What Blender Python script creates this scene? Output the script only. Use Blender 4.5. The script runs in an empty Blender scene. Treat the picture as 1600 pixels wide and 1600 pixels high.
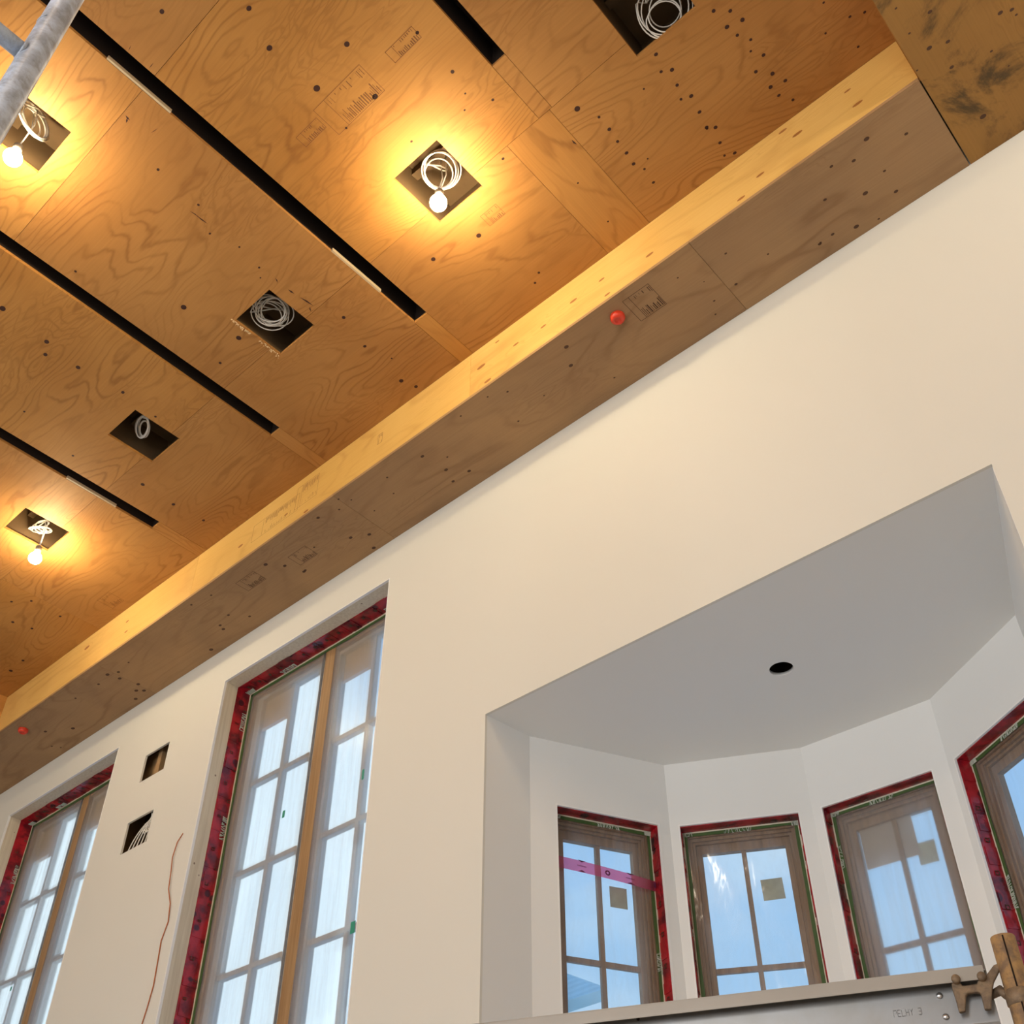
import bpy, bmesh, math, random
from mathutils import Vector, Matrix
random.seed(7)
C = bpy.context.scene.collection
sc = bpy.context.scene

# ------------------------------------------------------------------ camera
CAM = Vector((0, 0, 1.5))
FOC, CX, CY = 1683.5, 800.0, 936.15
MR = ((0.7445985, 0.6675114, 0.0012801), (-0.4172800, 0.4669644, -0.7796292), (-0.5210091, 0.5799766, 0.6262402))
cd = bpy.data.cameras.new('camera'); cam = bpy.data.objects.new('camera', cd); C.objects.link(cam)
right = Vector(MR[0]); up = -Vector(MR[1]); back = -Vector(MR[2])
cam.matrix_world = Matrix((( right.x, up.x, back.x, CAM.x), (right.y, up.y, back.y, CAM.y), (right.z, up.z, back.z, CAM.z), (0, 0, 0, 1)))
cd.sensor_width = 36; cd.lens = FOC / 1600 * 36; cd.shift_y = (CY - 800) / 1600; cd.clip_start = 0.02
sc.camera = cam
# ------------------------------------------------------------------ view and light
sc.view_settings.view_transform = 'Standard'; sc.view_settings.look = 'None'
sc.view_settings.gamma = 1; sc.view_settings.exposure = 0.0; sc.view_settings.use_curve_mapping = False
sc.cycles.use_denoising = True
sc.cycles.max_bounces = 10; sc.cycles.diffuse_bounces = 5; sc.cycles.transparent_max_bounces = 16
sc.cycles.sample_clamp_indirect = 6
SKY_STRENGTH = 1.0
BULB_W = 28.0
ROOM_BULB_W = 24.0
DAY_W = 118.0
wd = bpy.data.worlds.new('sky'); sc.world = wd; wd.use_nodes = True
nt = wd.node_tree; nt.nodes.clear()
def nn(nt, t, **k):
    n = nt.nodes.new(t)
    for a, b in k.items(): setattr(n, a, b)
    return n
out = nn(nt, 'ShaderNodeOutputWorld'); bg = nn(nt, 'ShaderNodeBackground'); bg.inputs[1].default_value = SKY_STRENGTH
tc = nn(nt, 'ShaderNodeTexCoord'); sep = nn(nt, 'ShaderNodeSeparateXYZ'); nt.links.new(tc.outputs['Generated'], sep.inputs[0])
rmp = nn(nt, 'ShaderNodeValToRGB'); nt.links.new(sep.outputs[2], rmp.inputs[0])
e = rmp.color_ramp.elements; e[0].position = 0.0; e[0].color = (0.8, 0.9, 1.0, 1); e[1].position = 0.75; e[1].color = (0.25, 0.50, 0.95, 1)
m = rmp.color_ramp.elements.new(0.3); m.color = (0.42, 0.68, 0.97, 1)
noi = nn(nt, 'ShaderNodeTexNoise'); noi.inputs['Scale'].default_value = 3.5; noi.inputs['Detail'].default_value = 5
mp = nn(nt, 'ShaderNodeMapping'); mp.inputs['Scale'].default_value = (1, 1, 2.5); nt.links.new(tc.outputs['Generated'], mp.inputs[0]); nt.links.new(mp.outputs[0], noi.inputs[0])
r2 = nn(nt, 'ShaderNodeValToRGB'); r2.color_ramp.elements[0].position = .48; r2.color_ramp.elements[1].position = .75; nt.links.new(noi.outputs[0], r2.inputs[0])
mx = nn(nt, 'ShaderNodeMixRGB'); mx.inputs[2].default_value = (0.66, 0.83, 1.0, 1)
nt.links.new(r2.outputs[0], mx.inputs[0]); nt.links.new(rmp.outputs[0], mx.inputs[1])
# bright cloud added on the left of the sky to whiten the tall panes
az = nn(nt, 'ShaderNodeMapRange'); az.interpolation_type = 'SMOOTHSTEP'; az.inputs[1].default_value = -.60; az.inputs[2].default_value = -.69; nt.links.new(sep.outputs[0], az.inputs[0])
mw = nn(nt, 'ShaderNodeMixRGB'); mw.inputs[2].default_value = (1.4, 1.6, 1.72, 1)
nt.links.new(az.outputs[0], mw.inputs[0]); nt.links.new(mx.outputs[0], mw.inputs[1]); nt.links.new(mw.outputs[0], bg.inputs[0]); nt.links.new(bg.outputs[0], out.inputs[0])

def lamp(name, kind, loc, energy, color, size=0.1, size_y=None, rot=(0, 0, 0)):
    l = bpy.data.lights.new(name, kind); l.energy = energy; l.color = color
    if kind == 'AREA':
        l.shape = 'RECTANGLE'; l.size = size; l.size_y = size_y or size
    else:
        l.shadow_soft_size = size
    o = bpy.data.objects.new(name, l); o.location = loc; o.rotation_euler = rot; C.objects.link(o); return o
# daylight area lamps added at the three unseen window openings behind the camera
for x, k in ((-6.3, .45), (-3.0, 1.0), (0.6, 1.45)):
    lamp('daylight', 'AREA', (x, -5.9, 2.6), DAY_W * k, (1.0, 0.98, 0.96), 1.7, 3.0, (math.radians(90), 0, 0))
# temporary bulbs on the part of the ceiling the camera does not see
for x, y in ((0.75, 1.75), (-0.87, -0.9), (-3.25, -2.4), (2.2, -1.5), (-5.6, -3.2), (2.6, 1.2)):
    lamp('temporary_bulb_light', 'POINT', (x, y, 5.9 if x < -.2 else 5.55), ROOM_BULB_W, (1.0, 0.84, 0.62), 0.04)

# ------------------------------------------------------------------ helpers
def ray(px, py):
    v = Vector(((px - CX) / FOC, (py - CY) / FOC, 1))
    return Vector(tuple(MR[0][i] * v.x + MR[1][i] * v.y + MR[2][i] * v.z for i in range(3)))
def at(px, py, axis, val):
    "the point of the plane axis = val seen at a photograph pixel"
    r = ray(px, py); t = (val - CAM[axis]) / r[axis]; return CAM + r * t

def tag(o, label=None, cat=None, group=None, kind=None):
    if label: o['label'] = label
    if cat: o['category'] = cat
    if group: o['group'] = group
    if kind: o['kind'] = kind
    return o
def empty(name, loc=(0, 0, 0), parent=None):
    o = bpy.data.objects.new(name, None); o.location = loc; C.objects.link(o); o.empty_display_size = .05
    if parent: o.parent = parent
    return o

class MB:
    def __init__(s): s.v = []; s.f = []; s.m = []
    def quad(s, pts, mi=0):
        b = len(s.v); s.v += [tuple(p) for p in pts]; s.f.append(tuple(range(b, b + len(pts)))); s.m.append(mi)
    def box(s, x0, x1, y0, y1, z0, z1, mi=0, T=None):
        c = [(x0,y0,z0),(x1,y0,z0),(x1,y1,z0),(x0,y1,z0),(x0,y0,z1),(x1,y0,z1),(x1,y1,z1),(x0,y1,z1)]
        if T: c = [T(*p) for p in c]
        b = len(s.v); s.v += [tuple(p) for p in c]
        for f in ((0,3,2,1),(4,5,6,7),(0,1,5,4),(1,2,6,5),(2,3,7,6),(3,0,4,7)):
            s.f.append(tuple(b + i for i in f)); s.m.append(mi)
    def grid(s, xs, ys, z0, z1, holes, T=None, mi=0):
        "plate in x,y between z0 and z1 with rectangular holes (x0,x1,y0,y1)"
        X = sorted(set(list(xs) + [h[i] for h in holes for i in (0, 1) if xs[0] < h[i] < xs[1]]))
        Y = sorted(set(list(ys) + [h[i] for h in holes for i in (2, 3) if ys[0] < h[i] < ys[1]]))
        nx, ny = len(X) - 1, len(Y) - 1
        def solid(i, j):
            if i < 0 or j < 0 or i >= nx or j >= ny: return False
            cx, cy = (X[i] + X[i+1]) / 2, (Y[j] + Y[j+1]) / 2
            return not any(h[0] < cx < h[1] and h[2] < cy < h[3] for h in holes)
        T = T or (lambda x, y, z: (x, y, z))
        for i in range(nx):
            for j in range(ny):
                if not solid(i, j): continue
                x0, x1, y0, y1 = X[i], X[i+1], Y[j], Y[j+1]
                s.quad([T(x0,y0,z0), T(x0,y1,z0), T(x1,y1,z0), T(x1,y0,z0)], mi)
                s.quad([T(x0,y0,z1), T(x1,y0,z1), T(x1,y1,z1), T(x0,y1,z1)], mi)
                if not solid(i-1, j): s.quad([T(x0,y0,z0), T(x0,y0,z1), T(x0,y1,z1), T(x0,y1,z0)], mi)
                if not solid(i+1, j): s.quad([T(x1,y0,z0), T(x1,y1,z0), T(x1,y1,z1), T(x1,y0,z1)], mi)
                if not solid(i, j-1): s.quad([T(x0,y0,z0), T(x1,y0,z0), T(x1,y0,z1), T(x0,y0,z1)], mi)
                if not solid(i, j+1): s.quad([T(x0,y1,z0), T(x0,y1,z1), T(x1,y1,z1), T(x1,y1,z0)], mi)
    def ring(s, o, i, z0, z1, T=None, mi=0):
        s.grid((o[0], o[1]), (o[2], o[3]), z0, z1, [i], T, mi)
    def tube(s, pts, r, n=8, mi=0, caps=True):
        pts = [Vector(p) for p in pts]; rings = []
        t = (pts[1] - pts[0]).normalized()
        a = t.orthogonal().normalized()
        for k, p in enumerate(pts):
            t = (pts[min(k+1, len(pts)-1)] - pts[max(k-1, 0)]).normalized()
            a = (a - t * a.dot(t)).normalized(); b = t.cross(a)
            rr = r[k] if isinstance(r, (list, tuple)) else r
            base = len(s.v)
            for q in range(n):
                an = 2 * math.pi * q / n; s.v.append(tuple(p + (a * math.cos(an) + b * math.sin(an)) * rr))
            rings.append(base)
        for k in range(len(rings) - 1):
            for q in range(n):
                A, B = rings[k], rings[k+1]
                s.f.append((A + q, A + (q+1) % n, B + (q+1) % n, B + q)); s.m.append(mi)
        if caps:
            s.f.append(tuple(rings[0] + q for q in reversed(range(n)))); s.m.append(mi)
            s.f.append(tuple(rings[-1] + q for q in range(n))); s.m.append(mi)
    def lathe(s, prof, o, n=24, mi=0, ax=Vector((0, 0, 1))):
        o = Vector(o); ax = ax.normalized(); a = ax.orthogonal().normalized(); b = ax.cross(a); rings = []
        for (r, z) in prof:
            rings.append(len(s.v))
            for q in range(n):
                an = 2 * math.pi * q / n; s.v.append(tuple(o + ax * z + (a * math.cos(an) + b * math.sin(an)) * max(r, 1e-5)))
        for k in range(len(rings) - 1):
            for q in range(n):
                A, B = rings[k], rings[k+1]
                s.f.append((A + q, A + (q+1) % n, B + (q+1) % n, B + q)); s.m.append(mi)
    def prism(s, poly, z0, z1, T, mi=0):
        n = len(poly); b = len(s.v)
        s.v += [tuple(T(x, y, z0)) for x, y in poly] + [tuple(T(x, y, z1)) for x, y in poly]
        s.f.append(tuple(b + i for i in reversed(range(n)))); s.m.append(mi)
        s.f.append(tuple(b + n + i for i in range(n))); s.m.append(mi)
        for i in range(n):
            s.f.append((b + i, b + (i+1) % n, b + n + (i+1) % n, b + n + i)); s.m.append(mi)
    def build(s, name, mats, parent=None, smooth=False, bevel=0):
        me = bpy.data.meshes.new(name)
        pts = [Vector(p) for p in s.v]
        org = Vector((0, 0, 0))
        me.from_pydata([tuple(p) for p in pts], [], s.f); 
        if not isinstance(mats, (list, tuple)): mats = [mats]
        for m_ in mats: me.materials.append(m_)
        for p, mi in zip(me.polygons, s.m): p.material_index = mi; p.use_smooth = smooth
        bm = bmesh.new(); bm.from_mesh(me); bmesh.ops.remove_doubles(bm, verts=bm.verts, dist=1e-5)
        bmesh.ops.recalc_face_normals(bm, faces=bm.faces); bm.to_mesh(me); bm.free()
        o = bpy.data.objects.new(name, me); C.objects.link(o)
        if parent:
            o.parent = parent; o.matrix_parent_inverse = Matrix.Translation(-parent.location)
        if bevel:
            b = o.modifiers.new('bevel', 'BEVEL'); b.width = bevel; b.segments = 2; b.limit_method = 'ANGLE'
        return o

# ------------------------------------------------------------------ materials
def newmat(name):
    m = bpy.data.materials.new(name); m.use_nodes = True; m.node_tree.nodes.clear(); return m, m.node_tree
def mth(nt, op, a, b=None, c=None):
    n = nn(nt, 'ShaderNodeMath', operation=op)
    for i, x in enumerate((a, b, c)):
        if x is None: continue
        if isinstance(x, (int, float)): n.inputs[i].default_value = x
        else: nt.links.new(x, n.inputs[i])
    return n.outputs[0]
def mixc(nt, f, a, b, mode='MIX'):
    n = nn(nt, 'ShaderNodeMixRGB', blend_type=mode)
    for i, x in enumerate((f, a, b)):
        if isinstance(x, (int, float)): n.inputs[i].default_value = x
        elif isinstance(x, tuple): n.inputs[i].default_value = x + ((1,) if len(x) == 3 else ())
        else: nt.links.new(x, n.inputs[i])
    return n.outputs[0]
def ramp(nt, f, p0, p1):
    n = nn(nt, 'ShaderNodeMapRange'); n.interpolation_type = 'SMOOTHSTEP'
    n.inputs[1].default_value = p0; n.inputs[2].default_value = p1; nt.links.new(f, n.inputs[0]); return n.outputs[0]
def coords(nt, scale, rot=0.0):
    tc = nn(nt, 'ShaderNodeTexCoord'); mp = nn(nt, 'ShaderNodeMapping')
    mp.inputs['Scale'].default_value = scale; nt.links.new(tc.outputs['Object'], mp.inputs[0]); return mp.outputs[0]
def noise(nt, co, scale, detail=2, rough=.5, dist=0, w=None):
    n = nn(nt, 'ShaderNodeTexNoise')
    if w is not None:
        n.noise_dimensions = '4D'; nt.links.new(w, n.inputs['W'])
    nt.links.new(co, n.inputs['Vector']); n.inputs['Scale'].default_value = scale; n.inputs['Detail'].default_value = detail
    n.inputs['Roughness'].default_value = rough; n.inputs['Distortion'].default_value = dist
    return n.outputs[0]
def finish(nt, col, rough=.6, spec=.3, bump=None, bstr=.2, bdist=.002, metal=0, coat=0):
    b = nn(nt, 'ShaderNodeBsdfPrincipled'); o = nn(nt, 'ShaderNodeOutputMaterial')
    if isinstance(col, tuple): b.inputs['Base Color'].default_value = col + (1,)
    else: nt.links.new(col, b.inputs['Base Color'])
    if isinstance(rough, (int, float)): b.inputs['Roughness'].default_value = rough
    else: nt.links.new(rough, b.inputs['Roughness'])
    b.inputs['Specular IOR Level'].default_value = spec; b.inputs['Metallic'].default_value = metal
    b.inputs['Coat Weight'].default_value = coat
    if bump is not None:
        n = nn(nt, 'ShaderNodeBump'); n.inputs['Strength'].default_value = bstr; n.inputs['Distance'].default_value = bdist
        nt.links.new(bump, n.inputs['Height']); nt.links.new(n.outputs[0], b.inputs['Normal'])
    nt.links.new(b.outputs[0], o.inputs[0]); return b
def plain(name, col, rough=.6, spec=.3, metal=0, var=0.0, scale=8, coat=0):
    m, nt = newmat(name)
    if var:
        n = noise(nt, coords(nt, (1, 1, 1)), scale, 4)
        c = mixc(nt, n, tuple(x * (1 - var) for x in col), tuple(min(1, x * (1 + var)) for x in col))
        finish(nt, c, rough, spec, n, .1, .002, metal, coat)
    else: finish(nt, col, rough, spec, metal=metal, coat=coat)
    return m

def plywood(name, along, light, mid, dark, lines=30.0, mold=0.0, contrast=.46, wave=1.0):
    "rotary cut softwood veneer: contour like grain stretched along one axis, small knots, pin holes"
    m, nt = newmat(name)
    oi = nn(nt, 'ShaderNodeObjectInfo'); w = mth(nt, 'MULTIPLY', oi.outputs['Random'], 60.0)
    sl, ss = .62 * wave, 2.5
    sc3 = {'x': (sl, ss, ss), 'y': (ss, sl, ss), 'z': (ss, ss, sl)}[along]
    co = coords(nt, sc3)
    n1 = noise(nt, co, 1.15, 2.2, .34, .35, w)
    n1 = mth(nt, 'MULTIPLY_ADD', noise(nt, co, 9.0, 2, .5, 0, w), .035, n1)
    ph = mth(nt, 'MULTIPLY', n1, lines * 6.283)
    s1 = mth(nt, 'SINE', ph)
    ln = mth(nt, 'POWER', mth(nt, 'MULTIPLY_ADD', s1, .5, .5), 6.0)        # thin late wood lines
    mod = ramp(nt, noise(nt, co, 1.7, 2, .5, 0, w), .38, .66)
    ln = mth(nt, 'MULTIPLY', ln, mth(nt, 'MULTIPLY_ADD', mod, .75, .25))
    fs = {'x': (3, 130, 130), 'y': (130, 3, 130), 'z': (130, 130, 3)}[along]
    fib = noise(nt, coords(nt, fs), 1.0, 2, .6, 0, w)
    big = noise(nt, coords(nt, (1, 1, 1)), 1.6, 3, .5, .3, w)
    c = mixc(nt, ramp(nt, big, .3, .7), light, mid)
    c = mixc(nt, mth(nt, 'MULTIPLY', oi.outputs['Random'], .28), c, tuple(.62 * x + .08 * sum(mid) for x in mid))
    n3 = noise(nt, co, 4.6, 2, .4, .5, w); l3 = mth(nt, 'MULTIPLY', mth(nt, 'POWER', mth(nt, 'MULTIPLY_ADD', mth(nt, 'SINE', mth(nt, 'MULTIPLY', n3, 70.0)), .5, .5), 4.0), ramp(nt, noise(nt, co, 1.3, 1, .5, 0, w), .5, .62))
    ln = mth(nt, 'MAXIMUM', ln, mth(nt, 'MULTIPLY', l3, .55))
    c = mixc(nt, mth(nt, 'MULTIPLY', ln, contrast), c, dark)
    c = mixc(nt, .25, c, mixc(nt, fib, (.25, .25, .25), (.75, .75, .75)), 'OVERLAY')
    # knots of many sizes
    for vs, r0, r1, keep, strg, dcol in ((2.1, .022, .045, .30, .75, (.11, .045, .02)), (7.0, .018, .032, .32, .85, (.06, .025, .012))):
        kc = coords(nt, {'x': (.8, 1, 1), 'y': (1, .8, 1), 'z': (1, 1, .8)}[along])
        v = nn(nt, 'ShaderNodeTexVoronoi'); v.voronoi_dimensions = '4D'; v.inputs['Scale'].default_value = vs; v.inputs['Randomness'].default_value = 1
        nt.links.new(kc, v.inputs['Vector']); nt.links.new(w, v.inputs['W'])
        sep = nn(nt, 'ShaderNodeSeparateColor'); nt.links.new(v.outputs['Color'], sep.inputs[0])
        near = mth(nt, 'SUBTRACT', 1.0, ramp(nt, v.outputs['Distance'], r0, r1))
        pick = mth(nt, 'LESS_THAN', sep.outputs[0], keep)
        c = mixc(nt, mth(nt, 'MULTIPLY', mth(nt, 'MULTIPLY', near, pick), strg), c, dcol)
    if mold:
        mo = noise(nt, coords(nt, (1, 1, 1)), 2.6, 8, .7, .6, w)
        c = mixc(nt, mth(nt, 'MULTIPLY', ramp(nt, mo, .50, .64), mold), c, (.045, .035, .02))
    finish(nt, c, .62, .25, ln, .25, .0012)
    return m

PLY_L, PLY_M, PLY_D = (.51, .245, .062), (.41, .18, .038), (.18, .06, .012)
M = {}
M['plyx'] = plywood('plywood_grain_x', 'x', PLY_L, PLY_M, PLY_D)
M['plyy'] = plywood('plywood_grain_y', 'y', PLY_L, PLY_M, PLY_D)
M['plyz'] = plywood('plywood_fascia', 'x', (.74, .47, .135), (.66, .39, .095), (.40, .17, .035), 9.0, contrast=.3)
M['plys'] = plywood('plywood_soffit', 'x', (.42, .25, .115), (.33, .195, .095), (.18, .085, .035), 12.0, mold=.06, contrast=.4)
M['plyr'] = plywood('plywood_stained', 'y', (.37, .19, .048), (.27, .13, .033), (.13, .06, .018), 4.0, mold=.85, contrast=.35, wave=1.2)
M['knot'] = plain('knot', (.05, .018, .012), .6)
M['knots'] = plain('weathered_knot', (.085, .042, .024), .7)
M['stamp'] = plain('stamp_ink', (.20, .085, .03), .8)
M['inkdark'] = plain('stamp_ink_dark', (.07, .035, .02), .8)
M['rough_wood'] = plain('rough_sawn_edge', (.80, .62, .36), .9, var=.25, scale=60)
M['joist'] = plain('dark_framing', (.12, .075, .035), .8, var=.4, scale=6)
M['black'] = plain('black_cavity', (.018, .010, .006), .9)
M['paint'] = plain('cream_paint', (.735, .72, .655), .55, .3, var=.015, scale=1.5)
M['paintw'] = plain('white_paint', (.80, .805, .79), .5, .3, var=.012, scale=2)
M['bead'] = plain('corner_bead', (.86, .86, .85), .4, .4)
M['floor'] = plain('concrete', (.52, .51, .49), .7, var=.2, scale=3)
M['wall_o'] = plain('primer', (.56, .54, .50), .7, var=.02)
M['cable'] = plain('white_cable', (.78, .74, .66), .35, .5)
M['orange'] = plain('copper_wire', (.42, .12, .035), .35, .5)
M['redcap'] = plain('red_plastic', (.68, .045, .015), .35, .5)
M['galv'] = None
M['green'] = plain('green_tape', (.06, .12, .035), .5, .4, var=.3, scale=30)
M['chalk'] = plain('white_marker', (.55, .60, .52), .7)
M['socket'] = plain('bulb_socket', (.20, .17, .14), .4, .5)
M['paper'] = plain('sticker_paper', (.36, .37, .28), .7, var=.35, scale=22)
M['wrap'] = plain('grey_brown_paper', (.36, .31, .26), .8, var=.25, scale=9)
M['shading'] = plain('tan_shading', (.50, .36, .21), .8, var=.12, scale=6)
M['roof'] = None

def wood(name, a, b, along='z', fine=60, spec=.35, rough=.5, nails=False):
    m, nt = newmat(name)
    fs = {'x': (2, fine, fine), 'y': (fine, 2, fine), 'z': (fine, fine, 2)}[along]
    f = noise(nt, coords(nt, fs), 1, 3, .6, .3); g = noise(nt, coords(nt, (3, 3, 3)), 1.4, 3)
    c = mixc(nt, ramp(nt, f, .3, .7), a, b); c = mixc(nt, mth(nt, 'MULTIPLY', g, .25), c, tuple(x * .6 for x in b))
    if nails:
        v = nn(nt, 'ShaderNodeTexVoronoi'); v.inputs['Scale'].default_value = 11; nt.links.new(coords(nt, (1, 1, .8)), v.inputs[0])
        c = mixc(nt, mth(nt, 'MULTIPLY', mth(nt, 'SUBTRACT', 1.0, ramp(nt, v.outputs['Distance'], .045, .075)), .8), c, (.12, .06, .04))
    finish(nt, c, rough, spec, f, .15, .001); return m
M['pine'] = wood('pine_jamb', (.74, .67, .53), (.62, .54, .41), nails=True)
M['oak'] = wood('window_frame_wood', (.42, .26, .125), (.31, .18, .08))
M['oakd'] = wood('bay_window_frame_wood', (.29, .18, .095), (.19, .115, .06))
M['sash'] = wood('sash_wood', (.56, .47, .36), (.44, .36, .26))
def metal(name, col, col2, rough=.45, scale=6, met=.6):
    m, nt = newmat(name); n = noise(nt, coords(nt, (1, 1, 1)), scale, 6, .65, .3); n2 = noise(nt, coords(nt, (1, 1, 1)), scale * 5, 4, .6)
    c = mixc(nt, ramp(nt, n, .35, .65), col, col2); c = mixc(nt, mth(nt, 'MULTIPLY', ramp(nt, n2, .5, .8), .3 if met < .5 else .06), c, tuple(x * .35 for x in col2))
    finish(nt, c, rough, .5, n2, .3, .001, met); return m
M['galv'] = metal('galvanised_steel', (.62, .72, .88), (.34, .38, .45), .45, 22, .1)
M['alu'] = metal('dull_aluminium', (.35, .36, .38), (.29, .28, .26), .36, 2, .7)
M['rust'] = metal('rusty_steel', (.42, .25, .10), (.20, .13, .08), .7, 30, .15)
M['cast'] = metal('brown_casting', (.28, .19, .11), (.15, .105, .07), .6, 40, .25)
M['rivet'] = plain('rivet_steel', (.75, .75, .76), .2, .5, metal=.9)
M['lipm'] = plain('aluminium_lip', (.36, .33, .29), .5, .4, metal=.3, var=.1)
# red sheathing tape / membrane with dark printed marks
m, nt = newmat('red_membrane'); n = noise(nt, coords(nt, (1, 1, 1)), 9, 5, .6, .4); n2 = noise(nt, coords(nt, (30, 30, 14)), 1, 2)
v = nn(nt, 'ShaderNodeTexVoronoi'); v.inputs['Scale'].default_value = 9; nt.links.new(coords(nt, (1, 1, 1)), v.inputs[0])
c = mixc(nt, ramp(nt, n, .35, .65), (.44, .014, .024), (.12, .006, .014))
c = mixc(nt, mth(nt, 'MULTIPLY', mth(nt, 'SUBTRACT', 1.0, ramp(nt, v.outputs['Distance'], .16, .24)), .85), c, (.03, .005, .015))
finish(nt, c, .22, .6, n2, .5, .004); M['red'] = m
# pink translucent tape
def film(name, tint, trans, milky, rough_gloss=.15, gloss=.06, wrinkle=0.0, wsc=(30, 30, 1.5), refr=0.0):
    m, nt = newmat(name); o = nn(nt, 'ShaderNodeOutputMaterial')
    tb = nn(nt, 'ShaderNodeBsdfTransparent'); tb.inputs[0].default_value = tint + (1,)
    tl = nn(nt, 'ShaderNodeBsdfTranslucent'); tl.inputs[0].default_value = milky + (1,)
    df = nn(nt, 'ShaderNodeBsdfDiffuse'); df.inputs[0].default_value = milky + (1,)
    gl = nn(nt, 'ShaderNodeBsdfGlossy'); gl.inputs[1].default_value = rough_gloss
    base = tb
    if refr:
        rf = nn(nt, 'ShaderNodeBsdfRefraction'); rf.inputs['IOR'].default_value = 1.18; rf.inputs['Roughness'].default_value = refr; rf.inputs[0].default_value = tint + (1,)
        m1 = nn(nt, 'ShaderNodeMixShader'); m1.inputs[0].default_value = .8; nt.links.new(tb.outputs[0], m1.inputs[1]); nt.links.new(rf.outputs[0], m1.inputs[2]); base = m1
    md = nn(nt, 'ShaderNodeMixShader'); md.inputs[0].default_value = .35; nt.links.new(tl.outputs[0], md.inputs[1]); nt.links.new(df.outputs[0], md.inputs[2])
    mx = nn(nt, 'ShaderNodeMixShader'); nt.links.new(base.outputs[0], mx.inputs[1]); nt.links.new(md.outputs[0], mx.inputs[2])
    mg = nn(nt, 'ShaderNodeMixShader'); mg.inputs[0].default_value = gloss; nt.links.new(mx.outputs[0], mg.inputs[1]); nt.links.new(gl.outputs[0], mg.inputs[2])
    mx.inputs[0].default_value = 1 - trans
    if wrinkle:
        w = noise(nt, coords(nt, wsc), 1, 3, .6, .5)
        nt.links.new(mth(nt, 'MULTIPLY_ADD', ramp(nt, w, .35, .75), wrinkle, 1 - trans - wrinkle * .4), mx.inputs[0])
        b = nn(nt, 'ShaderNodeBump'); b.inputs['Strength'].default_value = .6; b.inputs['Distance'].default_value = .006; nt.links.new(w, b.inputs['Height'])
        nt.links.new(b.outputs[0], gl.inputs['Normal'])
    nt.links.new(mg.outputs[0], o.inputs[0]); return m
M['film'] = film('milky_plastic_film', (.99, .995, 1.0), .83, (.97, .98, 1.0), .2, .02, .07, refr=.16)
M['clear'] = film('clear_plastic_film', (.97, .98, 1.0), .88, (.95, .97, 1.0), .12, .05, .14, (9, 9, 3))
M['pink'] = film('pink_tape', (.95, .30, .45), .62, (.85, .16, .30), .2, .05)
m, nt = newmat('window_glass'); o = nn(nt, 'ShaderNodeOutputMaterial'); tb = nn(nt, 'ShaderNodeBsdfTransparent'); tb.inputs[0].default_value = (.94, .975, .98, 1)
gl = nn(nt, 'ShaderNodeBsdfGlossy'); gl.inputs[1].default_value = .01; fr = nn(nt, 'ShaderNodeFresnel'); fr.inputs[0].default_value = 1.45; mg = nn(nt, 'ShaderNodeMixShader')
geo = nn(nt, 'ShaderNodeNewGeometry'); nt.links.new(mth(nt, 'MULTIPLY', fr.outputs[0], mth(nt, 'SUBTRACT', 1.0, geo.outputs['Backfacing'])), mg.inputs[0]); nt.links.new(tb.outputs[0], mg.inputs[1]); nt.links.new(gl.outputs[0], mg.inputs[2]); nt.links.new(mg.outputs[0], o.inputs[0]); M['glass'] = m
m, nt = newmat('lit_bulb'); o = nn(nt, 'ShaderNodeOutputMaterial'); em = nn(nt, 'ShaderNodeEmission'); em.inputs[0].default_value = (1.0, .80, .50, 1)
BR = .039; em.inputs[1].default_value = BULB_W / (4 * math.pi * BR * BR * math.pi); nt.links.new(em.outputs[0], o.inputs[0]); M['bulb'] = m
# standing seam roof of the neighbour
m, nt = newmat('seamed_metal_roof'); wv = nn(nt, 'ShaderNodeTexWave'); wv.inputs['Scale'].default_value = 2.4; nt.links.new(coords(nt, (1, 0, 0)), wv.inputs[0])
finish(nt, mixc(nt, wv.outputs[0], (.34, .58, .66), (.44, .68, .76)), .4, .4); M['roof'] = m

# ------------------------------------------------------------------ room shell
H0 = CAM.z
ZC = 4.62 + H0; ZS = 4.26 + H0; YF = 2.582; YW = 3.059
XR, XL = -0.165, -7.563        # where the raised ceiling ends
RX0, RX1, RY0 = -9.4, 4.2, -6.0
ZR = ZC + .42
S = lambda o: tag(o, kind='structure')

mb = MB(); mb.box(RX0, RX1, RY0, YW, -.1, 0); o = mb.build('floor', M['floor']); tag(o, 'bare grey concrete floor below the scaffold', 'floor', kind='structure')
mb = MB(); mb.grid((RX0, RX1), (0, ZR), RY0 - .1, RY0, [(x - .85, x + .85, 1.1, 4.1) for x in (-6.3, -3.0, .6)], lambda x, y, z: (x, z, y))
tag(mb.build('wall_front', M['wall_o']), 'plain painted wall opposite the bay, with three tall window openings', 'wall', kind='structure')
mb = MB(); mb.box(RX0 - .1, RX0, RY0, 3.3, 0, ZR); tag(mb.build('wall_left', M['wall_o']), 'plain painted end wall beyond the left tall window', 'wall', kind='structure')
mb = MB(); mb.box(RX1, RX1 + .1, RY0, 3.3, 0, ZR); tag(mb.build('wall_right', M['wall_o']), 'plain painted end wall to the right of the bay', 'wall', kind='structure')

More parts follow.
